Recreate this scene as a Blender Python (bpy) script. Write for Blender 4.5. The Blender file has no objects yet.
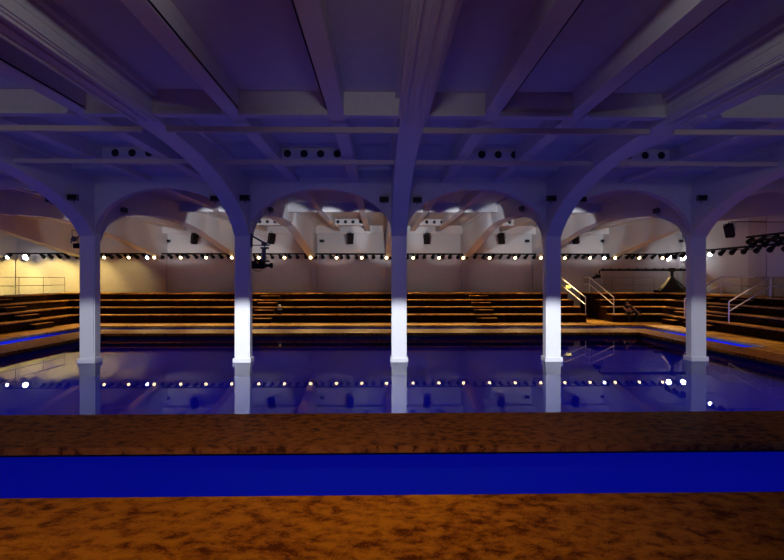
import bpy, bmesh, math, random
from mathutils import Vector, Matrix
random.seed(7)
C = bpy.context.scene
COL = C.collection
R = math.radians
F, YAW, CZ, HY = 540.0, R(1.25), 2.7, 279.0
S_, C_ = math.sin(YAW), math.cos(YAW)

def PX(p, d):                       # world x of picture column p at world depth d
    t = (p-392)/F
    return d*(t+S_/C_)/(1-t*S_/C_)
def PZ(p, q, d):                    # world height of picture point (p,q) at world depth d
    dep = PX(p, d)*S_+d*C_
    return CZ+(HY-q)*dep/F

# ------------------------------------------------------------ mesh helpers
def box(bm, x0, x1, y0, y1, z0, z1, M=None):
    v = [bm.verts.new((x, y, z)) for z in (z0, z1) for y in (y0, y1) for x in (x0, x1)]
    for f in ((0,2,3,1),(4,5,7,6),(0,1,5,4),(2,6,7,3),(0,4,6,2),(1,3,7,5)):
        bm.faces.new([v[i] for i in f])
    if M is not None: bmesh.ops.transform(bm, matrix=M, verts=v)
    return v
def bbox(bm, x0, x1, y0, y1, z0, z1, b=0.01, seg=2, M=None):
    t = bmesh.new(); box(t, x0, x1, y0, y1, z0, z1)
    bmesh.ops.bevel(t, geom=t.edges[:], offset=b, segments=seg, affect='EDGES', profile=.6)
    if M is not None: bmesh.ops.transform(t, matrix=M, verts=t.verts[:])
    me = bpy.data.meshes.new('t'); t.to_mesh(me); t.free(); bm.from_mesh(me); bpy.data.meshes.remove(me)
def frame(a, b):
    d = (Vector(b)-Vector(a)); L = d.length
    q = d.to_track_quat('Z', 'Y')
    return Matrix.Translation(Vector(a)) @ q.to_matrix().to_4x4(), L
def cone(bm, a, b, r0, r1, n=14, caps=True):
    M, L = frame(a, b)
    A = [bm.verts.new(M @ Vector((r0*math.cos(i*2*math.pi/n), r0*math.sin(i*2*math.pi/n), 0))) for i in range(n)]
    B = [bm.verts.new(M @ Vector((r1*math.cos(i*2*math.pi/n), r1*math.sin(i*2*math.pi/n), L))) for i in range(n)]
    for i in range(n):
        f = bm.faces.new((A[i], A[(i+1)%n], B[(i+1)%n], B[i])); f.smooth = n > 8
    if caps: bm.faces.new(A[::-1]); bm.faces.new(B)
def tube(bm, pts, r, n=8):
    for a, b in zip(pts[:-1], pts[1:]): cone(bm, a, b, r, r, n)
def lathe(bm, prof, n=20, M=None):
    rings = []
    for r, z in prof:
        rings.append([bm.verts.new((r*math.cos(i*2*math.pi/n), r*math.sin(i*2*math.pi/n), z)) for i in range(n)])
    for a, b in zip(rings[:-1], rings[1:]):
        for i in range(n):
            f = bm.faces.new((a[i], a[(i+1)%n], b[(i+1)%n], b[i])); f.smooth = True
    bm.faces.new(rings[0][::-1]); bm.faces.new(rings[-1])
    if M is not None: bmesh.ops.transform(bm, matrix=M, verts=[v for r in rings for v in r])
def extrude_yz(bm, pts, x0, x1):     # strip: list of (y, zlow, zhigh), solid between x0 and x1
    rows = []
    for y, zl, zh in pts:
        rows.append([bm.verts.new(p) for p in ((x0,y,zl),(x1,y,zl),(x1,y,zh),(x0,y,zh))])
    for a, b in zip(rows[:-1], rows[1:]):
        for k in range(4): bm.faces.new((a[k], a[(k+1)%4], b[(k+1)%4], b[k]))
    bm.faces.new(rows[0][::-1]); bm.faces.new(rows[-1])
def extrude_xz(bm, pts, y0, y1):
    rows = []
    for x, zl, zh in pts:
        rows.append([bm.verts.new(p) for p in ((x,y0,zl),(x,y1,zl),(x,y1,zh),(x,y0,zh))])
    for a, b in zip(rows[:-1], rows[1:]):
        for k in range(4): bm.faces.new((a[k], a[(k+1)%4], b[(k+1)%4], b[k]))
    bm.faces.new(rows[0][::-1]); bm.faces.new(rows[-1])

def obj(name, bm, mat, parent=None):
    if not name.endswith('_water'): bmesh.ops.recalc_face_normals(bm, faces=bm.faces[:])
    me = bpy.data.meshes.new(name); bm.to_mesh(me); bm.free()
    me.materials.append(mat)
    o = bpy.data.objects.new(name, me); COL.objects.link(o)
    if parent is not None: o.parent = parent
    return o
def tag(o, label, cat, group=None, kind=None):
    if label: o['label'] = label
    if cat: o['category'] = cat
    if group: o['group'] = group
    if kind: o['kind'] = kind
    return o
def thing(name, label, cat, loc=(0,0,0), rot=(0,0,0), group=None):
    o = bpy.data.objects.new(name, None); COL.objects.link(o)
    o.location = loc; o.rotation_euler = rot; o.empty_display_size = .2
    return tag(o, label, cat, group)
def struct(name, bm, mat, label=None, cat=None, group=None):
    o = obj(name, bm, mat); o['kind'] = 'structure'
    return tag(o, label, cat, group)
def copy_tree(o, parent=None):
    c = o.copy(); COL.objects.link(c)
    if parent is not None: c.parent = parent
    for ch in list(o.children): copy_tree(ch, c)
    return c

# ------------------------------------------------------------ materials
def nodes(name):
    m = bpy.data.materials.new(name); m.use_nodes = True
    nt = m.node_tree; b = nt.nodes['Principled BSDF']
    return m, nt, b
def plain(name, col, rough=.6, metal=0, bump=0, scale=30, var=0, spec=.5):
    m, nt, b = nodes(name)
    b.inputs['Base Color'].default_value = (*col, 1); b.inputs['Roughness'].default_value = rough
    b.inputs['Metallic'].default_value = metal; b.inputs['Specular IOR Level'].default_value = spec
    if bump or var:
        tc = nt.nodes.new('ShaderNodeTexCoord'); n = nt.nodes.new('ShaderNodeTexNoise')
        n.inputs['Scale'].default_value = scale; n.inputs['Detail'].default_value = 6
        nt.links.new(tc.outputs['Object'], n.inputs['Vector'])
        if bump:
            bp = nt.nodes.new('ShaderNodeBump'); bp.inputs['Strength'].default_value = bump
            bp.inputs['Distance'].default_value = .02
            nt.links.new(n.outputs['Fac'], bp.inputs['Height']); nt.links.new(bp.outputs['Normal'], b.inputs['Normal'])
        if var:
            r = nt.nodes.new('ShaderNodeValToRGB')
            r.color_ramp.elements[0].position = .3; r.color_ramp.elements[1].position = .7
            r.color_ramp.elements[0].color = (*[c*(1-var) for c in col], 1); r.color_ramp.elements[1].color = (*col, 1)
            nt.links.new(n.outputs['Fac'], r.inputs['Fac']); nt.links.new(r.outputs['Color'], b.inputs['Base Color'])
    return m
def emit(name, col, s):
    m, nt, b = nodes(name)
    b.inputs['Base Color'].default_value = (*col, 1)
    b.inputs['Emission Color'].default_value = (*col, 1); b.inputs['Emission Strength'].default_value = s
    return m
def wood_mat(name, light, mid, dark, big=1.0):
    m, nt, b = nodes(name)
    N, L = nt.nodes.new, nt.links.new
    tc = N('ShaderNodeTexCoord')
    mp = N('ShaderNodeMapping'); mp.inputs['Scale'].default_value = (1.0, 1.35, 1); mp.inputs['Rotation'].default_value[2] = R(12)
    L(tc.outputs['Object'], mp.inputs['Vector'])
    n1 = N('ShaderNodeTexNoise'); n1.inputs['Scale'].default_value = 2.6*big; n1.inputs['Detail'].default_value = 9
    n1.inputs['Roughness'].default_value = .66; n1.inputs['Distortion'].default_value = .25
    L(mp.outputs[0], n1.inputs['Vector'])
    n2 = N('ShaderNodeTexNoise'); n2.inputs['Scale'].default_value = 24*big; n2.inputs['Detail'].default_value = 5
    n2.inputs['Roughness'].default_value = .7
    L(mp.outputs[0], n2.inputs['Vector'])
    n3 = N('ShaderNodeTexNoise'); n3.inputs['Scale'].default_value = .45; n3.inputs['Detail'].default_value = 3
    L(tc.outputs['Object'], n3.inputs['Vector'])
    a = N('ShaderNodeMath'); a.operation = 'MULTIPLY_ADD'; a.inputs[1].default_value = .35
    L(n2.outputs['Fac'], a.inputs[0]); L(n1.outputs['Fac'], a.inputs[2])
    a2 = N('ShaderNodeMath'); a2.operation = 'MULTIPLY_ADD'; a2.inputs[1].default_value = .25
    L(n3.outputs['Fac'], a2.inputs[0]); L(a.outputs[0], a2.inputs[2])
    r = N('ShaderNodeValToRGB'); e = r.color_ramp.elements
    e[0].position = .68; e[0].color = (*dark, 1); e[1].position = .89; e[1].color = (*light, 1)
    k = e.new(.765); k.color = (*mid, 1)
    L(a2.outputs[0], r.inputs['Fac']); L(r.outputs['Color'], b.inputs['Base Color'])
    b.inputs['Roughness'].default_value = .55; b.inputs['Specular IOR Level'].default_value = .04
    bp = N('ShaderNodeBump'); bp.inputs['Strength'].default_value = .15; bp.inputs['Distance'].default_value = .01
    L(n2.outputs['Fac'], bp.inputs['Height']); L(bp.outputs[0], b.inputs['Normal'])
    return m
def water_mat(name, tint, rough=0.0, refl=1.0):
    m = bpy.data.materials.new(name); m.use_nodes = True
    nt = m.node_tree; nt.nodes.clear(); N, L = nt.nodes.new, nt.links.new
    out = N('ShaderNodeOutputMaterial'); mx = N('ShaderNodeMixShader'); fr = N('ShaderNodeFresnel')
    tr = N('ShaderNodeBsdfTransparent'); gl = N('ShaderNodeBsdfGlossy')
    fr.inputs['IOR'].default_value = 1.33; gl.inputs['Roughness'].default_value = rough
    gl.inputs['Color'].default_value = (.92*refl, .93*refl, refl, 1)
    tr.inputs['Color'].default_value = (*tint, 1)
    tc = N('ShaderNodeTexCoord'); n = N('ShaderNodeTexNoise'); n.inputs['Scale'].default_value = .8; n.inputs['Detail'].default_value = 1
    bp = N('ShaderNodeBump'); bp.inputs['Strength'].default_value = .05; bp.inputs['Distance'].default_value = .003
    L(tc.outputs['Object'], n.inputs['Vector']); L(n.outputs['Fac'], bp.inputs['Height']); L(bp.outputs[0], gl.inputs['Normal'])
    L(fr.outputs[0], mx.inputs[0]); L(tr.outputs[0], mx.inputs[1]); L(gl.outputs[0], mx.inputs[2]); L(mx.outputs[0], out.inputs[0])
    return m

paint = plain('white_paint', (.62, .60, .60), .55, bump=.08, scale=14, var=.06)
ceil_m = plain('ceiling_paint', (.50, .51, .55), .7, bump=.08, scale=6, var=.08)
beam_m = plain('beam_paint', (.60, .58, .59), .5, bump=.08, scale=10, var=.08)
col_m = plain('column_paint', (.74, .74, .76), .35, bump=.05, scale=20, var=.04)
dim_wall_m = plain('grey_pink_dim_light', (.50, .44, .44), .40, bump=.05, scale=5, var=.10)  # lower wall's dimmer, warmer light put into the colour; pilasters share it
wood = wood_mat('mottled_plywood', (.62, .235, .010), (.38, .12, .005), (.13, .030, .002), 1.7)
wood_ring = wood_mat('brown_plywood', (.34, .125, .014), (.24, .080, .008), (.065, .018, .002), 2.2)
riser_m = wood_mat('shade_dark_riser', (.030, .008, .002), (.015, .004, .001), (.005, .0015, .0006), 1.3)  # unlit look of the riser fronts put into the wood colour
wood_b = wood_mat('bleacher_plywood', (.66, .36, .07), (.52, .25, .04), (.26, .10, .012), 1.0)
dark_w = plain('dark_plinth', (.012, .011, .012), .7)
liner = plain('blue_pool_liner', (.012, .03, .62), .6, var=.05, scale=1.5)
liner2 = plain('deep_blue_channel_liner', (.002, .04, .62), .6, var=.05, scale=1.5)
concrete = plain('grey_concrete', (.18, .17, .17), .8, var=.2, scale=3)
black = plain('black_metal', (.007, .007, .008), .5, .0, spec=.2)
blackp = plain('black_plastic', (.006, .006, .007), .6, spec=.15)
dglass = plain('dark_lens_glass', (.008, .008, .01), .45, spec=.2)
greym = plain('grey_fixture_metal', (.09, .09, .10), .5, .3)
white_m = plain('pale_rail_paint', (.85, .82, .76), .35, .1)
steel = plain('thin_grey_steel', (.28, .26, .25), .4, .6)
hole_m = plain('black_nozzle', (.004, .004, .004), .6)
strip_m = plain('tan_painted_tube', (.50, .42, .38), .5)
lens_w = emit('warm_lit_lens', (1, .72, .34), 9)
lens_c = emit('cool_lit_lens', (.86, .92, 1), 16)
lens_b = emit('bright_cool_lens', (.9, .95, 1), 60)
lamp_y = emit('yellow_lamp_glass', (1, .85, .12), 2.5)
fill_glow_b = emit('blue_fill_glow', (.05, .08, 1), .6)  # glow of the added unseen strip under the near lip
skin = plain('skin', (.55, .30, .20), .5)
cloth_b = plain('black_cloth', (.012, .013, .016), .9, bump=.2, scale=60)
cloth_g = plain('grey_green_cover_cloth', (.022, .022, .018), .85, bump=.3, scale=12, var=.4)
hair = plain('dark_hair', (.03, .018, .01), .7)
yel = plain('yellow_sticker', (.9, .55, .03), .5)
pale = plain('pale_grey_plastic', (.75, .73, .62), .3)

# ------------------------------------------------------------ dimensions
D0, D1 = 17.5, 17.9                   # column row, front and back face
WB = 36.3                             # back wall
XL, XR = -29.0, 20.5
ZC = 6.2                              # ceiling slab
COLX = [-24.3, -19.4, -14.4, -9.397, -4.453, .615, 5.659, 10.477, 15.35]
COLN = ['', '', '', 'leftmost', 'second from the left', 'middle', 'fourth from the left', 'rightmost', '']
W = .245
P0, P1 = 10.07, 25.0                  # main pool
PL, PR = -12.7, 12.1

# ------------------------------------------------------------ shell
b = bmesh.new(); box(b, XL-.3, XR+.3, -8.3, WB+.3, -1.4, -1.0); struct('floor', b, concrete)
b = bmesh.new(); box(b, XL-.3, XR+.3, -8.3, WB+.3, ZC, ZC+.3); struct('ceiling', b, ceil_m)
b = bmesh.new(); box(b, XL-.3, XR+.3, WB, WB+.3, -.5, ZC); struct('wall_back', b, paint)
b = bmesh.new(); box(b, XL-.3, XL, -8, WB, -.5, ZC); struct('wall_left', b, paint)
b = bmesh.new(); box(b, XR, XR+.3, -8, WB, -.5, ZC); struct('wall_right', b, paint)
b = bmesh.new(); box(b, XL-.3, XR+.3, -8.3, -8, -.5, ZC); struct('wall_front', b, paint)
# lower back wall panels, put in to carry its dimmer warm light as colour
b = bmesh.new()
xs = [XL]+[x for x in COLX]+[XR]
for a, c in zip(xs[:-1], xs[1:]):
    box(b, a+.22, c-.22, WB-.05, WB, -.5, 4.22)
struct('trim_1', b, dim_wall_m)
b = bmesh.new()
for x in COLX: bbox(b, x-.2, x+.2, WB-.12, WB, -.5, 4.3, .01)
struct('trim_2', b, dim_wall_m)
b = bmesh.new(); box(b, XL, XR, WB-.9, WB, 5.72, ZC); box(b, XL, XR, WB-.98, WB-.9, 5.66, 5.78); struct('trim_3', b, paint)
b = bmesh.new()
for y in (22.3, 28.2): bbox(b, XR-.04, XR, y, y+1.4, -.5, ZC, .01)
struct('trim_4', b, dim_wall_m)

# ------------------------------------------------------------ columns
def make_column(x, label, grp=None):
    t = thing('column', label, 'column', (x, (D0+D1)/2, 0), group=grp)
    h = (D1-D0)/2
    b = bmesh.new()
    bbox(b, -W+.035, W-.035, -h, h, -.5, ZC-.02, .006)
    bbox(b, -W, W, -h+.035, h-.035, -.5, ZC-.02, .006)
    obj('shaft', b, col_m, t)
    b = bmesh.new(); bbox(b, -W-.045, W+.045, -h-.045, h+.045, -.004, .15, .018); obj('plinth', b, col_m, t)
    return t
lbl = {3: 'white square column in the pool, leftmost of the five, beside the yellow-lit wall',
       4: 'brightly lit white square column in the pool with a black camera mounted on its right side',
       5: 'brightly lit white square column in the middle of the row of five in the pool',
       6: 'brightly lit white square column in the pool just left of the pale stair handrails',
       7: 'white square column in the pool, rightmost of the five, in front of the camera crane'}
for i, x in enumerate(COLX):
    if i in lbl: make_column(x, lbl[i], 'white columns standing in the pool')
    else:
        b = bmesh.new(); bbox(b, x-W, x+W, D0, D1, -.5, ZC, .01); struct('pillar', b, col_m)

# arch walls between columns
n = 0
for a, c in zip(COLX[:-1], COLX[1:]):
    x0, x1 = a+W, c-W; m_, A = (x0+x1)/2, (x1-x0)/2
    pts = []
    K = 40
    for k in range(K+1):
        u = -math.cos(math.pi*k/K)
        z = 4.17+1.46*math.sqrt(max(0, 1-u*u))
        pts.append((m_+u*A, z, ZC))
    b = bmesh.new(); extrude_xz(b, pts, D0+.03, D1-.03)
    o = struct('arch_wall', b, beam_m)
# thin cornice on top of arch walls
b = bmesh.new()
for a, c in zip(COLX[:-1], COLX[1:]):
    bbox(b, a+W, c-W, D0-.05, D0+.03, 6.02, 6.12, .01)
struct('trim_5', b, beam_m)

# ------------------------------------------------------------ longitudinal beams (haunched)
def front_low(y):
    if y <= 10.4: return 5.7
    u = min(1, max(0, y-10.8)/6.95)
    return 5.7-2.2*(1-math.sqrt(max(0, 1-u*u)))
BP = [(17.9, 3.9), (18.1, 4.25), (18.4, 4.5), (18.8, 4.7), (19.5, 4.92), (20.6, 5.12), (22, 5.26), (23.6, 5.35), (25.4, 5.37), (27, 5.28),
      (28.3, 5.12), (29.5, 4.95), (31.4, 4.69), (33.3, 4.42), (34.8, 4.2), (36.3, 3.95)]
for i, x in enumerate(COLX):
    b = bmesh.new()
    ys = [-8, 0, 6, 10.4]+[10.4+7.1*k/24 for k in range(1, 25)]
    extrude_yz(b, [(y, front_low(y), ZC) for y in ys], x-W, x+W)
    for s in (-1, 1):               # moulded ledges along both sides
        e = x+s*W
        box(b, min(e, e+s*.09), max(e, e+s*.09), -8, 17.48, 6.08, ZC)
        box(b, min(e, e+s*.035), max(e, e+s*.035), -8, 10.0, 5.72, 5.76)
        box(b, min(e, e+s*.02), max(e, e+s*.02), -8, 10.0, 5.90, 5.93)
    box(b, x-.20, x-.15, -8, 10.3, 5.66, 5.7); box(b, x-.05, x+.05, -8, 10.3, 5.67, 5.7); box(b, x+.15, x+.20, -8, 10.3, 5.66, 5.7)
    struct('ceiling_beam', b, beam_m)
    b = bmesh.new()
    extrude_yz(b, [(y, z, ZC) for y, z in BP], x-W, x+W)
    for s in (-1, 1):
        e = x+s*W; box(b, min(e, e+s*.08), max(e, e+s*.08), 17.95, WB, 6.08, ZC)
    struct('ceiling_rib', b, beam_m)
# secondary beams, cross beams, tubes, nozzle boxes
bays = list(zip(COLX[:-1], COLX[1:]))
SEC = {}
for k, (a, c) in enumerate(bays):
    t1, t2 = a+(c-a)*.335, a+(c-a)*.665
    if k == 4: t1, t2 = -2.78, -.83
    if k == 5: t1, t2 = 2.12, 3.76
    if k == 3: t1, t2 = -7.5, -5.6
    if k == 6: t1, t2 = 6.3, 7.98
    SEC[k] = (t1, t2)
    for t in (t1, t2):
        b = bmesh.new(); bbox(b, t-.15, t+.15, -8, D0+.02, 5.83, ZC+.01, .012)
        struct('secondary_beam', b, beam_m)
        b = bmesh.new(); bbox(b, t-.15, t+.15, D1-.02, WB-.95, 5.83, ZC+.01, .012)
        struct('secondary_beam', b, beam_m)
    b = bmesh.new()
    for u0, u1 in ((a+W, t1-.15), (t1+.15, t2-.15), (t2+.15, c-W)):
        box(b, u0, u1, 10.1, 10.4, 5.78, ZC); box(b, u0, u1, 10.04, 10.1, 5.74, 5.80)
        box(b, u0, u1, 24.8, 25.1, 5.78, ZC)
    struct('cross_beam', b, strip_m if 0 else beam_m)
    for y, z in ((10.75, 5.60), (13.7, 5.60)):
        b = bmesh.new(); bbox(b, a+W, c-W, y-.05, y+.07, z, z+.11, .01)
        tag(obj('ceiling_tube', b, strip_m), None, None, kind='structure')
b = bmesh.new()
for p0, p1 in (((-2.78, 1, 1), 0), ((-.83, -1, 1), 0), ((2.12, 1, 1), 0), ((3.76, 1, 1), 0), ((-5.6, 1, 1), 0)):
    x = p0[0]+p0[1]*.165
    tube(b, [(x, -6, 5.85), (x, 10.0, 5.85)], .014, 6)
tag(obj('ceiling_cables', b, black), None, None, kind='structure')

ordn = ['first', 'second', 'third', 'fourth', 'fifth', 'sixth', 'seventh', 'eighth', 'ninth', 'tenth', 'eleventh', 'twelfth', 'thirteenth',
        'fourteenth', 'fifteenth', 'sixteenth', 'seventeenth', 'eighteenth', 'nineteenth', 'twentieth', 'twenty-first', 'twenty-second', 'twenty-third', 'twenty-fourth', 'twenty-fifth']
baylab = {2: 'left edge bay', 3: 'bay between first and second columns', 4: 'bay left of the middle column', 5: 'bay right of the middle column', 6: 'bay between fourth and fifth columns', 7: 'right edge bay'}
for k, nh in ((3, 3), (4, 4), (5, 4), (6, 3)):
    t1, t2 = SEC[k]; mx = (t1+t2)/2
    for y, what in ((14.4, 'front'), (31.5, 'rear')):
        t = thing('vent_box', '%s white vent box with %s round black nozzles, %s' % (what, ('three' if nh == 3 else 'four'), baylab[k]), 'air vent', (mx, y, 5.83), group='%s ceiling vent boxes' % what)
        w = (t2-t1)/2-.16
        b = bmesh.new(); bbox(b, -w, w, 0, .6, 0, .365, .01); obj('housing', b, beam_m, t)
        for j in range(nh):
            x = (j-(nh-1)/2)*.44
            b = bmesh.new()
            lathe(b, [(.05, .035), (.085, .03), (.10, .0), (.10, -.01)], 18, Matrix.Translation((x, -.002, .2)) @ Matrix.Rotation(R(90), 4, 'X'))
            obj('nozzle', b, hole_m, t)
# raised soffit steps in front of the arch wall
b = bmesh.new()
for k, (a, c) in enumerate(bays):
    box(b, a+W+.02, c-W-.02, 16.2, D0+.02, 5.98, 6.19)
struct('trim_6', b, ceil_m)

# ------------------------------------------------------------ water, basins, decks
def frame_boxes(b, outer, inner, z0, z1):
    X0, X1, Y0, Y1 = outer; x0, x1, y0, y1 = inner
    box(b, X0, X1, Y0, y0, z0, z1); box(b, X0, X1, y1, Y1, z0, z1)
    box(b, X0, x0, y0, y1, z0, z1); box(b, x1, X1, y0, y1, z0, z1)
water = water_mat('still_pool_water', (.80, .84, 1), 0.0, .64)
water_c = water_mat('rippled_channel_water', (.9, .92, 1), .22, .08)
RO = (-14.35, 13.35, 8.08, 27.0)      # ring deck, outer outline
RI = (PL, PR, P0, P1)
CO = (-15.6, 14.3, 6.25, 29.0)        # outer channel, outer outline
b = bmesh.new(); box(b, PL-.3, PR+.3, P0-.3, P1+.3, -.5, -.42)
struct('pool_floor', b, liner)
b = bmesh.new(); frame_boxes(b, CO, (RO[0]+.3, RO[1]-.3, RO[2]+.3, RO[3]-.3), -1.0, -.95); struct('channel_floor', b, liner2)
b = bmesh.new()
box(b, RO[0]+.24, RO[1]-.24, RO[2]+.24, RO[2]+.28, -1.0, -.005); box(b, RO[0]+.24, RO[1]-.24, RO[3]-.28, RO[3]-.24, -1.0, -.005)
box(b, RO[0]+.24, RO[0]+.28, RO[2]+.28, RO[3]-.28, -1.0, -.005); box(b, RO[1]-.28, RO[1]-.24, RO[2]+.28, RO[3]-.28, -1.0, -.005)
box(b, CO[0]-.12, CO[0]-.08, CO[2], CO[3]+.08, -1.0, .098); box(b, CO[1]+.08, CO[1]+.12, 19.62, CO[3]+.08, -1.0, .098)
box(b, CO[0]-.08, CO[1]+.08, CO[3]+.08, CO[3]+.12, -1.0, .098)
struct('channel_walls', b, liner2)
b = bmesh.new(); frame_boxes(b, (PL-.28, PR+.28, P0-.28, P1+.28), (PL-.24, PR+.24, P0-.24, P1+.24), -.5, -.005); struct('pool_walls', b, liner)
def plane(b, x0, x1, y0, y1, z):
    b.faces.new([b.verts.new(p) for p in ((x0,y0,z),(x1,y0,z),(x1,y1,z),(x0,y1,z))])
b = bmesh.new(); plane(b, PL-.25, PR+.25, P0-.25, P1+.25, 0)
tag(obj('pool_water', b, water), 'still dark blue water of the main pool mirroring the columns', 'water', kind='stuff')
b = bmesh.new()
x0, x1, y0, y1 = RO[0]+.25, RO[1]-.25, RO[2]+.25, RO[3]-.25
plane(b, CO[0], CO[1], CO[2], y0, 0)
tag(obj('channel_water', b, water_c), 'flat saturated blue water channel between the front deck and near walkway', 'water', kind='stuff')
b = bmesh.new(); hz = .14
plane(b, CO[0]-.1, CO[1]+.1, y1+.25, CO[3]+.1, hz); plane(b, CO[0]-.1, x0-.25, y0, y1+.25, hz); plane(b, x1+.25, CO[1]+.1, 19.6, y1+.25, hz)
tag(obj('channel_water', b, water_c), 'narrow bright blue water channel behind the far and side walkways', 'water', kind='stuff')
# ring walkway: slab on a recessed dark plinth
b = bmesh.new(); frame_boxes(b, RO, RI, .10, .20)
bmesh.ops.remove_doubles(b, verts=b.verts[:], dist=.0001)
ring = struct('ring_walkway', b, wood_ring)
b = bmesh.new(); frame_boxes(b, (RO[0]+.28, RO[1]-.28, RO[2]+.28, RO[3]-.28), (PL-.28, PR+.28, P0-.28, P1+.28), -.5, .10)
obj('plinth', b, dark_w, ring)
b = bmesh.new()
k = PX(108, 25)
while k < PR-.3:
    cone(b, (k, P1-.012, .06), (k, P1+.02, .06), .025, .025, 8); k += 1.57
k = 11.4
while k < 25:
    cone(b, (PR-.012, k, .06), (PR+.02, k, .06), .022, .022, 8); cone(b, (PL+.012, k, .06), (PL-.02, k, .06), .022, .022, 8); k += 1.57
box(b, PL+.02, PR-.02, P1, P1+.03, .03, .098); box(b, PL-.03, PL, P0, P1, .03, .098); box(b, PR, PR+.03, P0, P1, .03, .098)
o = obj('stud_strip', b, plain('stud_steel', (.03, .03, .035), .35, .6), ring)
# outer decks
b = bmesh.new()
box(b, XL, XR, -8, 6.25, .10, .20)
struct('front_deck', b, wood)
b = bmesh.new(); box(b, XL, XR, -8, 5.95, -.5, .10); struct('front_deck_base', b, dark_w)
b = bmesh.new()
box(b, -22, CO[0], 6.25, 29.0, .10, .20); box(b, CO[1], 16.1, 6.25, 29.0, .10, .20)
box(b, -22, 20, 29.0, 31.05, .10, .20); box(b, RO[1], CO[1], 6.25, 19.6, .10, .20); box(b, 11.5, 14, 31.05, WB-.14, .10, .20)
bmesh.ops.remove_doubles(b, verts=b.verts[:], dist=.0001)
od = struct('outer_deck', b, wood_b)
b = bmesh.new()
box(b, XL, CO[0]-.12, 6.25, 29.12, -.5, .10); box(b, CO[1]+.12, XR, 6.25, 29.12, -.5, .10); box(b, XL, XR, 29.12, WB-.13, -.5, .10)
box(b, RO[1]+.02, CO[1]+.12, 6.25, 19.5, -.5, .10)
struct('outer_deck_base', b, dark_w)

# ------------------------------------------------------------ bleachers
Z = [.66, 1.05, 1.44, 1.82]
YB = [31.05, 31.9, 32.75, 33.6, WB-.14]
XLs = [-17.25, -17.95, -18.65, -19.35, -20.6]
XRs = [16.1, 16.75, 17.4, 18.05, 20.36]
PG0, PG1 = 11.95, 13.5                # passage through the back bleachers
T = .055
ten = ['lowest', 'second', 'third', 'top']
def tier(parent, base, boxes):
    z0, z1, rects = base
    for x0, x1, y0, y1 in rects: pass
def build_bleacher(name_label, rects_by_tier, mat=wood_b):
    """rects_by_tier[i] = list of (x0,x1,y0,y1, nose) footprint rectangles of tier i"""
    t = thing('bleacher', name_label, 'bleacher', (0, 0, .2), group='wooden tiered bleachers around the pool')
    for i, rects in enumerate(rects_by_tier):
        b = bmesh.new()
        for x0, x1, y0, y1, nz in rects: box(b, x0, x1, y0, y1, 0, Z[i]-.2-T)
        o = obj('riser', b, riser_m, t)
        b = bmesh.new()
        for x0, x1, y0, y1, nz in rects:
            e = .035
            box(b, x0-(e if 'w' in nz else 0), x1+(e if 'e' in nz else 0), y0-(e if 's' in nz else 0), y1, Z[i]-.2-T, Z[i]-.2)
        obj('tread', b, mat, t)
    return t
SOF = .0
# back block left of the passage (right ends step back with the tiers)
ends = [PG0, PG0-.05, PG0-.12, PG0-.2]
build_bleacher('long four-tier wooden bleacher along the back wall', [[(XLs[i], ends[i], YB[i], YB[i+1], 's')] for i in range(4)])
# left block
build_bleacher('four-tier wooden bleacher on the left side below the yellow-lit wall', [[(XLs[i+1], XLs[i], 18.6, (YB[i+1] if i < 3 else WB-.14), 'e')] for i in range(4)])
# back right block and right block
build_bleacher('short four-tier wooden bleacher at the back right corner, right of the passage', [[(PG1, XRs[i], YB[i], YB[i+1], 's')] for i in range(4)])
build_bleacher('four-tier wooden bleacher along the right wall with pale handrails', [[(XRs[i], XRs[i+1], 18.6, (YB[i+1] if i < 3 else WB-.14), 'w')] for i in range(4)])

# aisle half-steps
def aisle(label, kind, c, wdt):
    t = thing('aisle_steps', label, 'steps', (0, 0, 0), group='small wooden aisle steps on the bleachers')
    zz = [.2]+Z
    for i in range(4):
        z1 = (zz[i]+zz[i+1])/2+.02
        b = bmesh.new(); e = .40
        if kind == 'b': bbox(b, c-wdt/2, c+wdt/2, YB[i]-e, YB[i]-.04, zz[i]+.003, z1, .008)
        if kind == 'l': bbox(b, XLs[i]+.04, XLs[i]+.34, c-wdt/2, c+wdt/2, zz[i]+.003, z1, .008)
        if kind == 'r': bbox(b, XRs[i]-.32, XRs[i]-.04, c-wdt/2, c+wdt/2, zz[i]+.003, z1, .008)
        o = obj('step', b, riser_m, t)  # step fronts take the same painted-in shade
        b = bmesh.new(); zt = (z1, z1+.025)
        if kind == 'b': box(b, c-wdt/2, c+wdt/2, YB[i]-e, YB[i]-.04, *zt)
        if kind == 'l': box(b, XLs[i]+.04, XLs[i]+.34, c-wdt/2, c+wdt/2, *zt)
        if kind == 'r': box(b, XRs[i]-.32, XRs[i]-.04, c-wdt/2, c+wdt/2, *zt)
        obj('tread', b, wood_b, o)
aisle('wooden aisle steps on the back bleacher just right of the second column', 'b', PX(262, 31), 1.15)
aisle('wooden aisle steps on the back bleacher between middle and fourth columns', 'b', PX(486, 31), 1.15)
aisle('wooden aisle steps climbing the left bleacher', 'l', 27.6, 1.5)
aisle('wooden aisle steps on right bleacher behind the rightmost column', 'r', 29.3, 1.2)
aisle('wooden aisle steps between the two right handrails', 'r', 26.7, 2.2)

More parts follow.
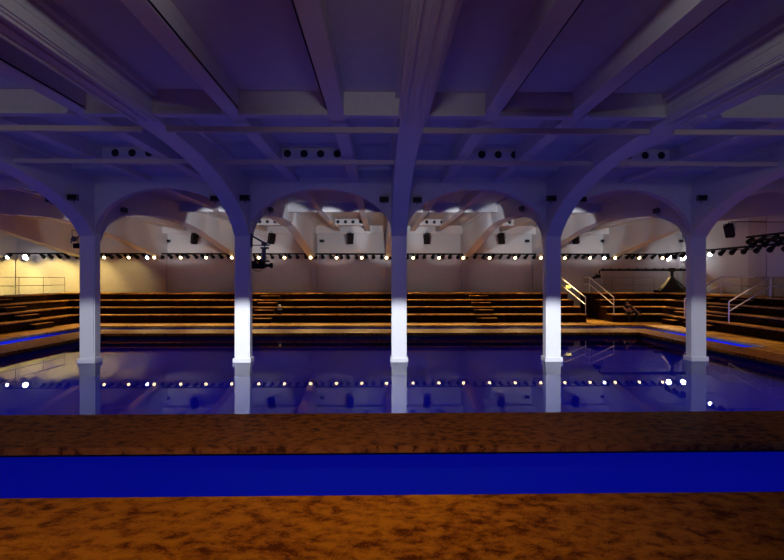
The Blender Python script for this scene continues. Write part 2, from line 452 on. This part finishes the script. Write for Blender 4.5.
# ------------------------------------------------------------ handrails
def stair_rail(label, p_low, p_high, tail=None, mids=True):
    """p_low, p_high = foot points (on treads); posts 0.98 high with two sloping rails"""
    t = thing('handrail', label, 'handrail', (0, 0, 0), group='pale stair handrails')
    h = .98
    for p in (p_low, p_high):
        b = bmesh.new(); tube(b, [p, (p[0], p[1], p[2]+h)], .028, 8)
        cone(b, p, (p[0], p[1], p[2]+.02), .06, .06, 12); obj('post', b, white_m, t)
    for k in (h, h*.55):
        b = bmesh.new()
        pts = [(p_low[0], p_low[1], p_low[2]+k), (p_high[0], p_high[1], p_high[2]+k)]
        if tail: pts.append((pts[-1][0]+tail[0], pts[-1][1]+tail[1], pts[-1][2]))
        tube(b, pts, .03, 8)
        obj('rail', b, white_m, t)
    return t
stair_rail('pale handrail on left side of the back passage, beside yellow lamp', (PG0-.02, 31.12, Z[0]), (PG0-.22, 34.9, Z[3]), (0, .6))
stair_rail('pale handrail on right side of the back passage, left of the seated person', (PG1+.08, 31.12, Z[0]), (PG1+.02, 34.6, Z[3]), (0, .9))
stair_rail('pale handrail on the right bleacher, nearer the rightmost column', (16.2, 28.4, Z[0]), (18.3, 28.6, Z[3]), (1.9, 0))
stair_rail('pale handrail on the right bleacher, closest to the right edge of view', (16.2, 24.75, Z[0]), (18.2, 24.8, Z[3]), (2.0, 0))
def guard(label, pts, zb):
    t = thing('guard_rail', label, 'railing', (0, 0, 0), group='thin steel guard rails on top tiers')
    for p in pts:
        b = bmesh.new(); tube(b, [(p[0], p[1], zb), (p[0], p[1], zb+1.0)], .02, 6); obj('post', b, steel, t)
    for k in (.98, .5):
        b = bmesh.new(); tube(b, [(p[0], p[1], zb+k) for p in pts], .018, 6); obj('rail', b, steel, t)
guard('thin steel guard rail along the right wall above the top tier', [(20.1, y, 0) for y in (20, 22.4, 24.8, 27.2, 29.6)], Z[3])
guard('thin steel guard rail on the back platform behind the passage rails', [(x, 35.3, 0) for x in (13.9, 15.3, 16.7, 18.1)], Z[3])
guard('thin steel guard rail at the top of the left bleacher', [(-20.3, y, 0) for y in (28.6, 30.8, 33.0, 35.2)], Z[3])

# ------------------------------------------------------------ spotlights on rails
def build_can(kind):
    """aims along -Z local; origin at the clamp on the rail"""
    t = bpy.data.objects.new('spotlight', None); COL.objects.link(t); t.empty_display_size = .1
    b = bmesh.new(); bbox(b, -.03, .03, -.05, .05, -.06, .05, .008); tube(b, [(0, 0, -.04), (0, 0, -.16)], .015, 6)
    obj('clamp', b, black, t)
    b = bmesh.new()
    lathe(b, [(.05, .24), (.085, .22), (.095, .10), (.10, -.06), (.125, -.12), (.13, -.24), (.115, -.24), (.105, -.14)], 16,
          Matrix.Translation((0, 0, -.16)) @ Matrix.Rotation(R(-62), 4, 'X'))
    body = obj('housing', b, black, t)
    b = bmesh.new()
    rr = {'dark': .10, 'warm': .10, 'cool': .11, 'bright': .17}[kind]
    lathe(b, [(rr, -.215), (rr*.9, -.235), (rr*.5, -.245)], 16, Matrix.Translation((0, 0, -.16)) @ Matrix.Rotation(R(-62), 4, 'X'))
    o = obj('lens', b, {'dark': dglass, 'warm': lens_w, 'cool': lens_c, 'bright': lens_b}[kind], t)
    if kind != 'dark': o['label'] = {'warm': 'glowing warm lens', 'cool': 'glowing cool lens', 'bright': 'glaring white lens'}[kind]
    return t
# after Rotation X 62deg, local -Z aims to (0, -sin.., ..): front of the can points toward -Y and down when the empty is unrotated
protos = {}
def place_can(kind, x, y, z, rz, label, grp, sc=1.0):
    if kind not in protos: protos[kind] = build_can(kind); o = protos[kind]
    else: o = copy_tree(protos[kind])
    o.location = (x, y, z); o.rotation_euler = (0, 0, rz); o.scale = (sc,)*3
    tag(o, label, 'spotlight', grp)
    return o
YT, ZT = 35.3, 4.34
b = bmesh.new(); tube(b, [(XL+.3, YT, ZT), (18.9, YT, ZT)], .045, 8)
rail = obj('lighting_rail', b, black); tag(rail, 'long black lighting rail along the back wall above the bleachers', 'lighting rail')
for x in [c for c in COLX if c > -28]:
    b = bmesh.new(); tube(b, [(x+.4, YT, ZT), (x+.4, WB-.06, ZT)], .02, 6); obj('bracket', b, black, rail)
hid = [(78, 101), (236, 252), (391, 407), (543, 561), (687, 708)]
def vis(p): return not any(a < p < c for a, c in hid)
warm = [105.7, 130, 155.5, 181.8, 207, 232.5, 259.4, 285, 311, 336.8, 361.8, 386.5, 413, 438.7, 463, 489, 514.5, 540, 563.8, 589, 614, 638, 661]
cool = [(9.5, 'cool'), (27.5, 'bright'), (148.6, 'cool'), (603, 'cool'), (667, 'bright'), (681.5, 'bright')]
def aimz(x, y):                       # turn each can a little toward the pool centre
    return math.atan2(x-0.0, y-12.0)*-.9
warmpos = []
for i, p in enumerate(warm):
    x = PX(p, YT)
    place_can('warm', x, YT, ZT, 0, 'warm lit spotlight on the back rail, %s warm one from the left' % ordn[i], 'warm lit spotlights on the back rail')
    warmpos.append(x)
cl = ['cool lit spotlight at the far left end of the back rail', 'glaring white spotlight left of the leftmost column', 'cool white spotlight between two warm ones right of the leftmost column',
      'cool white spotlight above the seated person and handrails', 'glaring white spotlight, left one of the pair above the camera crane', 'glaring white spotlight, right one of the pair above the camera crane']
for (p, kd), l in zip(cool, cl):
    place_can(kd, PX(p, YT), YT-.02, ZT, 0, l, None)
darks = [-5, 3] + [42, 50, 58.3, 66.5, 75]
p = 101.5
while p < 686: darks.append(p); p += 8.5
wl = sorted(warm)
cnt = {}
for p in darks:
    if not vis(p): continue
    for w_ in warm+[c[0] for c in cool]:
        if abs(p-w_) < 4.2: p = w_+(4.3 if p >= w_ else -4.3)
    left = [i for i, w in enumerate(wl) if w < p]
    if left:
        k = left[-1]; cnt[k] = cnt.get(k, 0)+1
        l = 'unlit black spotlight on the back rail, %s one right of the %s warm lit one' % (ordn[cnt[k]-1], ordn[k])
    else:
        cnt['l'] = cnt.get('l', 0)+1
        l = 'unlit black spotlight on the back rail near the yellow wall, %s from the left' % ordn[cnt['l']-1]
    x = PX(p, YT)
    place_can('dark', x, YT+.02, ZT+random.uniform(-.01, .01), max(-1.1, min(1.1, x*.075))*-1 if 1 else 0, l, 'unlit spotlights on the back rail', 0.92)
# right side rails
def side_rail(name_l, x, z, y0, y1, n, word, lit=()):
    b = bmesh.new(); tube(b, [(x, y0, z), (x, y1, z)], .05, 8)
    o = obj('lighting_rail', b, black); tag(o, name_l, 'lighting rail')
    k = y0+1
    while k < y1:
        bb = bmesh.new(); tube(bb, [(x, k, z), (XR-.01, k, z)], .02, 6); obj('bracket', bb, black, o); k += 4
    for i in range(n):
        y = y1-.3-i*(y1-y0-.6)/(n-1)
        kd = 'cool' if i in lit else 'dark'
        place_can(kd, x, y, z, R(-62), '%s black spotlight on the %s, %s from its far end' % ('white lit' if i in lit else 'unlit', word, ordn[i]),
                  'spotlights on the right wall rails', 1.0)
side_rail('black lighting rail running along the right wall toward the viewer', 17.95, 4.28, 19.6, 33.6, 16, 'long right wall rail', (5,))
side_rail('short upper black lighting rail high on the right wall', 17.9, 4.74, 20.5, 26.0, 7, 'upper short right rail')
side_rail('short lower black lighting rail just under the upper one on the right wall', 17.5, 4.50, 20.5, 25.2, 6, 'middle short right rail')

# ------------------------------------------------------------ hanging speakers
def speaker(x, y, z, rz, tilt, label, s=1.0, wall=None):
    t = thing('loudspeaker', label, 'loudspeaker', (x, y, z), (0, 0, 0), 'black loudspeakers hung along the back wall' if wall is None else None)
    t.rotation_euler = (R(tilt), 0, R(rz)); t.scale = (s,)*3
    b = bmesh.new()
    v = box(b, -.21, .21, -.19, .19, -.33, .33)
    for q in v:
        if q.co.y > 0: q.co.x *= .62
    bmesh.ops.bevel(b, geom=b.edges[:], offset=.012, segments=2, affect='EDGES')
    obj('cabinet', b, blackp, t)
    b = bmesh.new(); bbox(b, -.19, .19, -.205, -.19, -.31, .31, .004); obj('grille', b, black, t)
    b = bmesh.new(); tube(b, [(-.23, 0, -.02), (-.23, .0, .36), (.23, .0, .36), (.23, 0, -.02)], .014, 6); tube(b, [(0, 0, .36), (0, .05, .46)], .02, 6)
    obj('yoke', b, black, t)
    # wall arm
    b = bmesh.new()
    M = (Matrix.Translation(t.location) @ t.rotation_euler.to_matrix().to_4x4() @ Matrix.Diagonal((s, s, s, 1))).inverted()
    top = Vector((x, y, z+.44*s))
    tgt = Vector((x, WB-.02, z+.44*s)) if wall is None else Vector((XR, y, z+.44*s))
    a = M @ top; c = M @ tgt
    tube(b, [a, c], .02/s, 6); obj('wall_arm', b, black, t)
for p, rz, l in ((194, 35, 'black loudspeaker high on the back wall between first and second columns'),
              (271, 30, 'black loudspeaker on the back wall just right of the second column'),
              (350, 8, 'black loudspeaker on the back wall left of the middle column'),
              (427, -8, 'black loudspeaker on the back wall right of the middle column'),
              (502, -25, 'black loudspeaker on the back wall left of the fourth column'),
              (576, -35, 'black loudspeaker on the back wall right of the fourth column')):
    speaker(PX(p, 35.2), 35.2, PZ(p, 238.5, 35.2), rz*1.3, 22, l)
speaker(PX(730, 27), 27, PZ(730, 230.5, 27), -55, 28, 'black loudspeaker on the right wall beside the rightmost column', 1.0, 'r')

# ------------------------------------------------------------ small flood boxes on columns and ribs
def flood(x, y, z, rz, label, grp, size=1.0):
    t = thing('floodlight', label, 'floodlight', (x, y, z), (0, 0, rz), grp)
    t.scale = (size,)*3
    b = bmesh.new(); bbox(b, -.15, .15, -.17, -.05, -.09, .09, .015)
    for i in range(5): box(b, -.13+i*.06, -.115+i*.06, -.05, -.025, -.07, .07)
    obj('housing', b, greym, t)
    b = bmesh.new(); bbox(b, -.125, .125, -.178, -.165, -.065, .065, .004); obj('glass', b, dglass, t)
    b = bmesh.new(); tube(b, [(0, -.1, .09), (0, 0, .09)], .012, 6); tube(b, [(0, -.1, -.09), (0, -.08, -.14), (0, 0, -.13)], .012, 6); obj('bracket', b, black, t)
g1 = 'dark floodlight boxes on the front of the arcade'
for p, q, l, x_ in ((48.5, 199, 'dark floodlight box on the arch wall left of the leftmost column', None), (77.5, 198, 'dark floodlight box at the top of the leftmost column', None),
                (214, 198, 'dark floodlight box on the arch wall just left of the second column', None), (246, 198.5, 'dark floodlight box at the top of the second column', None),
                (384, 199, 'dark floodlight box on the arch wall just left of the middle column', None), (417.5, 199.5, 'dark angled floodlight on the arch wall right of the middle column', None),
                (551, 199, 'dark floodlight box at the top of the fourth column', None), (583, 199, 'dark floodlight box on the arch wall right of the fourth column', None),
                (705, 198.5, 'dark floodlight box at the top of the rightmost column', None)):
    sm = {77.5: (-8.98, 16.1), 246: (-4.045, 16.35), 551: (5.255, 16.6), 705: (10.07, 16.8)}.get(p)
    if sm: flood(sm[0], sm[1], PZ(p, q, sm[1]), 0, l, g1)
    else: flood(PX(p, 17.3), 17.53, PZ(p, q, 17.3), 0, l, g1)
g2 = 'dark floodlight boxes on the rib sides behind the arches'
flood(COLX[3]+W, 19.3, 5.13, R(90)*1, 'dark floodlight on the rib behind the leftmost column arch', g2)
flood(COLX[4]+W, 20.4, 5.3, R(90), 'dark floodlight on the rib behind the arch right of the second column', g2)
flood(COLX[6]-W, 20.2, 5.35, R(-90), 'dark floodlight on the rib seen through the arch left of the fourth column', g2)
flood(COLX[7]-W, 19.6, 5.2, R(-90), 'dark floodlight on the rib seen through the arch left of the rightmost column', g2)
for p, l in ((168, 'small grey floodlight low on the back wall between first and second columns'), (322, 'small grey floodlight on the back wall left of the middle column'),
             (527, 'small grey floodlight on the back wall just left of the fourth column'), (603, 'small grey floodlight on the back wall above the back passage'), (681, 'small grey floodlight on the back wall above the camera crane')):
    flood(PX(p, 36.2), WB, PZ(p, 241, 36.2), 0, l, 'small grey floodlights on the back wall', 1.05)

# ------------------------------------------------------------ cameras on column brackets
def col_camera(x, y, z, s, label, sc=1.0):
    t = thing('mounted_camera', label, 'camera', (x, y, z), (0, 0, 0))
    t.scale = (s*sc, sc, sc)
    b = bmesh.new(); bbox(b, -.02, .03, -.07, .07, .55, 1.02, .008)
    tube(b, [(.02, 0, .93), (.42, 0, .70)], .03, 8); tube(b, [(.02, 0, .62), (.62, 0, .62)], .018, 8); obj('wall_bracket', b, greym, t)
    b = bmesh.new(); bbox(b, .34, .52, -.08, .08, .60, .72, .02); bbox(b, .30, .58, -.05, .05, .50, .56, .01); tube(b, [(.43, 0, .72), (.43, 0, .08)], .02, 6)
    obj('pan_head', b, greym, t)
    b = bmesh.new(); bbox(b, .36, .50, -.1, -.08, .1, .5, .01); obj('mounting_plate', b, greym, t)
    b = bmesh.new(); bbox(b, .03, .45, -.11, .11, -.16, .10, .02); bbox(b, .1, .36, -.06, .06, .10, .16, .01)
    bbox(b, .08, .18, -.14, -.11, -.02, .06, .01); tube(b, [(.2, 0, .13), (.6, 0, .09)], .025, 8); obj('camera_body', b, blackp, t)
    b = bmesh.new(); lathe(b, [(.06, .44), (.065, .5), (.05, .52), (.05, .6), (.085, .62), (.09, .70), (.075, .70)], 16, Matrix.Translation((0, 0, -.05)) @ Matrix.Rotation(R(90), 4, 'Y'))
    obj('lens', b, black, t)
    b = bmesh.new(); bbox(b, .20, .26, -.122, -.11, .02, .08, .003); o = obj('sticker', b, yel, t); o['label'] = 'small yellow sticker'
    b = bmesh.new(); tube(b, [(.05+.16*(1-math.cos(a)), -.02, -.12-.12*math.sin(a)) for a in [i*math.pi/10 for i in range(11)]], .012, 6); obj('cable', b, black, t)
    return t
col_camera(COLX[4]+W+.02, 17.66, PZ(262, 264, 17.7), 1, 'black camera with yellow mark mounted on the right side of the second column', .98)
t = thing('mounted_camera', 'small black camera on a bracket left of the leftmost column', 'camera', (COLX[3]-W, 17.7, PZ(72, 240, 17.7)))
b = bmesh.new(); tube(b, [(0, 0, .15), (-.32, 0, .05), (-.36, 0, -.1)], .02, 6); tube(b, [(-.32, 0, .05), (-.36, .05, .33), (-.12, .05, .28)], .01, 6); obj('wall_bracket', b, greym, t)
b = bmesh.new(); lathe(b, [(.02, .0), (.06, .03), (.1, .12), (.02, .2)], 12, Matrix.Translation((-.36, 0, .0)) @ Matrix.Rotation(R(70), 4, 'Y')); obj('pan_head', b, greym, t)
b = bmesh.new(); tube(b, [(-.14, 0, .1), (-.14, 0, -.12)], .014, 6); bbox(b, -.26, -.02, -.09, .09, -.27, -.11, .03); bbox(b, -.2, -.05, -.14, -.09, -.22, -.14, .02); obj('camera_body', b, blackp, t)

# ------------------------------------------------------------ yellow lamp, remote camera, crane
t = thing('yellow_lamp', 'small glowing yellow lamp with a black hood beside the passage handrail', 'lamp', (PX(568.7, 34.9), 34.9, Z[3]))
b = bmesh.new(); tube(b, [(0, 0, 0), (0, 0, .25)], .02, 6); cone(b, (0, 0, 0), (0, 0, .02), .1, .1, 12); obj('stand', b, black, t)
zz = PZ(568.7, 286, 34.9)-Z[3]
b = bmesh.new(); lathe(b, [(.06, -.14), (.16, -.1), (.17, .02), (.05, .05)], 16, Matrix.Translation((0, 0, zz))); obj('glass_shade', b, lamp_y, t)
b = bmesh.new(); lathe(b, [(.19, .03), (.18, .09), (.06, .12)], 16, Matrix.Translation((0, 0, zz))); obj('hood', b, black, t)
b = bmesh.new(); tube(b, [(0, 0, .25), (0, 0, zz-.12)], .015, 6); obj('pole', b, black, t)

xx = PX(279.7, 31.3)
t = thing('remote_camera', 'small pale-domed remote camera on the lowest back tier beside the aisle steps', 'camera', (xx, 31.3, Z[0]))
b = bmesh.new(); bbox(b, -.12, .12, -.1, .1, 0, .1, .02); bbox(b, -.07, .07, -.06, .06, .1, .3, .02); obj('base', b, blackp, t)
b = bmesh.new(); bbox(b, -.13, .13, -.09, .09, .26, .31, .015); obj('collar', b, pale, t)
b = bmesh.new(); lathe(b, [(.04, .36), (.085, .40), (.095, .47), (.07, .55), (.02, .58)], 16, Matrix()); obj('dome', b, pale, t)

cy = 33.9
bx0, bx1 = PX(602, cy), PX(684, cy)+1.0
zb_ = PZ(640, 270, cy)
cxb = PX(672, cy)
t = thing('camera_crane', 'black camera crane with draped tripod base on the back right platform', 'camera crane', (cxb, cy, Z[3]))
b = bmesh.new(); bbox(b, bx0-cxb, bx1-cxb, -.06, .06, zb_-Z[3]-.065, zb_-Z[3]+.065, .015)
tube(b, [(bx0-cxb, 0, zb_-Z[3]+.12), (bx1-cxb, 0, zb_-Z[3]+.10)], .014, 6)
for i in range(12): q = bx0-cxb+i*(bx1-bx0)/11.2; bbox(b, q, q+.03, -.07, .07, zb_-Z[3]-.07, zb_-Z[3]+.13, .005)
obj('boom', b, black, t)
b = bmesh.new(); tube(b, [(bx0-cxb, 0, zb_-Z[3]), (bx0-cxb-.15, 0, zb_-Z[3]-.02), (bx0-cxb-.18, 0, zb_-Z[3]-.25)], .04, 8)
bbox(b, bx0-cxb-.42, bx0-cxb-.1, -.1, .1, zb_-Z[3]-.52, zb_-Z[3]-.28, .04); cone(b, (bx0-cxb-.4, 0, zb_-Z[3]-.42), (bx0-cxb-.55, -.05, zb_-Z[3]-.50), .07, .09, 12)
obj('remote_head', b, blackp, t)
h = zb_-Z[3]
b = bmesh.new(); cone(b, (0, 0, h-.55), (0, 0, h+.05), .09, .11, 12); bbox(b, -.16, .16, -.12, .12, h-.1, h+.14, .02)
for a in (90, 210, 330): tube(b, [(0, 0, h-.4), (1.0*math.cos(R(a)), .8*math.sin(R(a)), .1)], .03, 8)
bbox(b, -1.15, 1.1, -.15, .15, .02, .2, .06)
obj('tripod', b, black, t)
b = bmesh.new()
K = 24; rows = []
for z, r in ((.06, .95), (.35, .68), (.7, .36), (h-.4, .12)):
    rows.append([b.verts.new((r*(1+.09*math.cos(5*a))*math.cos(a)*1.05, r*(1+.09*math.cos(5*a))*math.sin(a)*.7, z)) for a in [i*2*math.pi/K for i in range(K)]])
for r0, r1 in zip(rows[:-1], rows[1:]):
    for i in range(K): b.faces.new((r0[i], r0[(i+1)%K], r1[(i+1)%K], r1[i])).smooth = True
b.faces.new(rows[0][::-1]); b.faces.new(rows[-1])
obj('drape_cover', b, cloth_g, t)
b = bmesh.new(); bbox(b, bx1-cxb-.35, bx1-cxb+.05, -.18, .18, h-.25, h+.05, .03); obj('counterweight', b, black, t)

# ------------------------------------------------------------ seated person
def skinned(name, verts, edges, mat, parent, sub=2):
    bm = bmesh.new(); lay = bm.verts.layers.skin.verify()
    vs_ = [bm.verts.new(v[:3]) for v in verts]
    for i, v in enumerate(verts):
        vs_[i][lay].radius = (v[3], v[4] if len(v) > 4 else v[3]); vs_[i][lay].use_root = (i == 0)
    for i, j in edges: bm.edges.new((vs_[i], vs_[j]))
    me = bpy.data.meshes.new(name); bm.to_mesh(me); bm.free()
    o = bpy.data.objects.new(name, me); COL.objects.link(o); o.parent = parent
    me.materials.append(mat)
    m = o.modifiers.new('s', 'SKIN'); m.use_smooth_shade = True
    o.modifiers.new('u', 'SUBSURF').levels = sub; o.modifiers['u'].render_levels = sub
    return o
px_, py_ = PX(628, 31.5), 31.42
P = thing('person', 'person in dark clothes sitting hunched on the lowest back right tier', 'person', (px_, py_, Z[0]))
# body: pelvis, spine leaning left/forward, neck, head ; bare arms come later as part of the body surface
Vt = [(0,0,.12,.15,.13), (-.05,-.05,.32,.14,.11), (-.12,-.12,.50,.155,.11), (-.16,-.16,.58,.06,.06), (-.19,-.22,.68,.075,.085), (-.19,-.24,.78,.07,.08),
      (-.27,-.14,.50,.06), (-.36,-.22,.30,.045), (-.24,-.42,.20,.035), (-.20,-.48,.19,.032),
      (.06,-.14,.50,.06), (.20,-.22,.34,.045), (.30,-.42,.16,.035), (.33,-.48,.12,.032),
      (-.12,-.12,.10,.09), (-.22,-.50,.13,.07), (-.22,-.48,-.22,.05), (-.22,-.50,-.40,.042), (-.24,-.64,-.43,.035),
      (.12,-.12,.10,.09), (.24,-.50,.13,.07), (.24,-.46,-.22,.05), (.24,-.48,-.40,.042), (.26,-.62,-.43,.035)]
Ed = [(0,1),(1,2),(2,3),(3,4),(4,5),(2,6),(6,7),(7,8),(8,9),(2,10),(10,11),(11,12),(12,13),(0,14),(14,15),(15,16),(16,17),(17,18),(0,19),(19,20),(20,21),(21,22),(22,23)]
skinned('body', Vt, Ed, skin, P)
up = lambda v, k=.016: (*v[:3], v[3]+k, (v[4] if len(v) > 4 else v[3])+k)
skinned('shirt', [up(Vt[i]) for i in (0,1,2)]+[up(Vt[6]), (-.33,-.19,.37,.065), up(Vt[10]), (.16,-.20,.39,.065)], [(0,1),(1,2),(2,3),(3,4),(2,5),(5,6)], cloth_b, P)
skinned('trousers', [up(Vt[i], .018) for i in (0,14,15,16,17,19,20,21,22)], [(0,1),(1,2),(2,3),(3,4),(0,5),(5,6),(6,7),(7,8)], cloth_b, P)
b = bmesh.new()
bmesh.ops.create_uvsphere(b, u_segments=16, v_segments=10, radius=1, matrix=Matrix.Translation((-.185, -.215, .765)) @ Matrix.Diagonal((.088, .10, .095, 1)))
obj('hair', b, hair, P)
for s in (-.22, .24):
    b = bmesh.new(); bbox(b, s-.05, s+.05, -.70, -.44, -.458, -.37, .03); obj('shoe', b, blackp, P)
for s in (-1, 1):            # five fingers on each hand
    hx, hy, hz = (-.20, -.48, .19) if s < 0 else (.33, -.48, .12)
    vv = [(hx, hy, hz, .03, .02)]; ee = []
    for j, (dx, L_) in enumerate(((-.03, .065), (-.01, .08), (.01, .085), (.03, .07))):
        i0 = len(vv); vv += [(hx+dx, hy-.04, hz, .010), (hx+dx*1.1, hy-.04-L_*.6, hz-.01, .009), (hx+dx*1.1, hy-.04-L_, hz-.035, .008)]
        ee += [(0, i0), (i0, i0+1), (i0+1, i0+2)]
    i0 = len(vv); vv += [(hx-s*.035, hy-.01, hz, .011), (hx-s*.055, hy-.05, hz-.01, .009)]; ee += [(0, i0), (i0, i0+1)]
    skinned('hand', vv, ee, skin, P, 1)
# bag and camera held beside the person
t = thing('photo_camera', 'black stills camera standing beside the person sitting at the back right', 'camera', (px_+.62, 31.35, Z[0]))
b = bmesh.new(); bbox(b, -.1, .1, -.05, .05, 0, .14, .02); bbox(b, -.04, .04, -.04, .04, .14, .18, .01); obj('camera_body', b, blackp, t)
b = bmesh.new(); cone(b, (0, -.05, .07), (0, -.17, .07), .045, .05, 14); obj('lens', b, black, t)

# ------------------------------------------------------------ unseen blue strip added behind the ring walkway lip, lighting the ceiling
b = bmesh.new(); bbox(b, PL+.1, PR-.1, P0+.01, P0+.05, .02, .09, .005)
t = obj('fill_strip', b, fill_glow_b); tag(t, 'unseen blue strip added under the near walkway lip to light the ceiling', 'light strip')

# ------------------------------------------------------------ lights
def light(kind, name, loc, tgt, col, power, **k):
    l = bpy.data.lights.new(name, kind); l.color = col; l.energy = power
    for a, v in k.items(): setattr(l, a, v)
    o = bpy.data.objects.new(name, l); COL.objects.link(o); o.location = loc
    if tgt is not None:
        o.rotation_euler = (Vector(tgt)-Vector(loc)).to_track_quat('-Z', 'Y').to_euler()
    return o
WARM = (1, .66, .26); COOL = (.86, .90, 1); BLUE = (.06, .10, 1); VIO = (.28, .22, 1)
# blue wash from below, added strip along near lip (hidden by the deck from the viewer, shining up and back)
light('AREA', 'blue_strip', (-.3, P0+.12, .06), (-.3, P0+5, 4.5), (.27, .24, 1), 82, shape='RECTANGLE', size=24.0, size_y=.06)
# underwater lights of the front channel, below the walkway
light('AREA', 'channel_lights', (-.5, 6.0, -.45), (-.5, 8.3, -.45), BLUE, 125, shape='RECTANGLE', size=27.0, size_y=.8)
light('AREA', 'channel_lights', (RO[0]+.2, 17.5, -.09), (CO[0], 17.5, -.09), (.04, .10, 1), 330, shape='RECTANGLE', size=17.0, size_y=.3)
light('AREA', 'channel_lights', (RO[1]-.2, 23.2, -.09), (CO[1], 23.2, -.09), (.04, .10, 1), 130, shape='RECTANGLE', size=7.0, size_y=.3)
light('AREA', 'channel_lights', (-.5, RO[3]-.2, -.09), (-.5, CO[3], -.09), BLUE, 40, shape='RECTANGLE', size=27.0, size_y=.3)
# unseen blue spots added above the pool to even out its blue
for x in (-11.4, -7, -1.9, 3.1, 8.0, 11.0):
    for y in (14.2, 21.0):
        light('SPOT', 'pool_wash', (x, y, 5.5), (x, y, 0), BLUE, 190, spot_size=R(79), spot_blend=.6, shadow_soft_size=0)
# column profile spots
for i, pw in ((3, 3500), (4, 11000), (5, 9000), (6, 11000), (7, 2800)):
    x = COLX[i]
    light('SPOT', 'column_profile', (x*.55-.6, 5.0, 5.2), (x, 17.5, .9), (.88, .92, 1), pw, spot_size=R(10.5), spot_blend=.7, shadow_soft_size=.03)
# white flood behind middle column for the back bay; the rest added to brighten outer bays
for cx, azs in ((5, (-36, -24, -12, 0, 12, 24, 36)), (4, (-12, -25)), (6, (12, 25)), (3, (-14, -30)), (7, (14, 30))):
    for az in azs:
        light('SPOT', 'rear_flood', (COLX[cx], 18.3, 4.15), (COLX[cx]+math.sin(R(az)), 18.3+math.cos(R(az)), 4.15+.11), (.90, .94, 1), (2300 if abs(az) < 30 else 1300), spot_size=R(17.5), spot_blend=.4, shadow_soft_size=.06)
# spots added for a faint warm wash on the lower back wall
for i in range(1, 9):
    x = (COLX[i-1]+COLX[i])/2
    light('SPOT', 'wall_wash', (x, 18.6, 4.6), (x, 36.3, 3.1), (1, .86, .80), 620, spot_size=R(19), spot_blend=1, shadow_soft_size=.1)
for x in (-9, 0, 9):  # added unseen spots standing in for ambient white on the arcade
    light('SPOT', 'arcade_wash', (x*.6, 1.5, 4.9), (x, 17.5, 5.4), (.95, .92, 1), 210, spot_size=R(40), spot_blend=1, shadow_soft_size=.3)
# soft white on the front ceiling
for sx in (-1, 1):
    light('SPOT', 'ceiling_wash', (.2, 2.6, 5.42), (.2+sx*5, 3.6, 5.95), (.93, .93, 1), 230, spot_size=R(118), spot_blend=.8, shadow_soft_size=.1)
# warm profile light on front deck and walkway
light('SPOT', 'deck_wash', (-1.5, -1.0, 5.5), (-1.5, 4.6, .2), (1, .62, .18), 900, spot_size=R(75), spot_blend=.9, shadow_soft_size=.2)
light('SPOT', 'walkway_wash', (0, 4.0, 5.5), (0, 8.6, .2), (1, .66, .20), 235, spot_size=R(70), spot_blend=.9, shadow_soft_size=.2)
# rail spots at the back
for i, x in enumerate(warmpos):
    if i % 2 == 0:
        light('SPOT', 'rail_spot', (x, YT-.3, 4.1), (x*.97, 30.6, .2), WARM, 1150, spot_size=R(62), spot_blend=.7, shadow_soft_size=0)
for y in (12, 16, 20, 24, 28):
    light('SPOT', 'rail_spot_right', (17.7, y, 4.1), (13.4, y, .2), WARM, 300, spot_size=R(85), spot_blend=.7, shadow_soft_size=0)
    light('SPOT', 'rail_spot_left', (-19.6, y, 4.3), (-14, y, .2), WARM, 330, spot_size=R(85), spot_blend=.7, shadow_soft_size=0)
# yellow wash on the left end of back wall
for x, pw in ((-27, 700), (-24.2, 700), (-21.6, 650), (-19.2, 350), (-17, 120)):
    light('SPOT', 'yellow_wash', (x, 33.7, 4.15), (x, 36.3, 2.0), (1, .78, .24), pw, spot_size=R(86), spot_blend=.6, shadow_soft_size=.03)
light('SPOT', 'added_stair_fill', (17.4, 21.5, 4.3), (17.3, 26.8, 1.9), (1, .80, .58), 420, spot_size=R(46), spot_blend=.7, shadow_soft_size=0)  # spot added to brighten the right stair handrails
# world: faint
w = bpy.data.worlds.new('World'); C.world = w; w.use_nodes = True
w.node_tree.nodes['Background'].inputs[0].default_value = (.5, .45, .8, 1)
w.node_tree.nodes['Background'].inputs[1].default_value = .0

# ------------------------------------------------------------ camera
cam = bpy.data.cameras.new('Camera'); co = bpy.data.objects.new('Camera', cam); COL.objects.link(co)
cam.sensor_width = 36; cam.lens = F/784*36; cam.clip_end = 200
co.location = (0, 0, CZ); co.rotation_euler = (R(90), 0, -YAW)
cam.shift_y = (HY-280)/784
C.camera = co
vs = C.view_settings; vs.view_transform = 'Standard'; vs.look = 'None'; vs.gamma = 1; vs.use_curve_mapping = False; vs.exposure = 0
C.cycles.max_bounces = 6; C.cycles.transparent_max_bounces = 8; C.cycles.caustics_reflective = False
try: C.cycles.use_light_tree = True
except Exception: pass
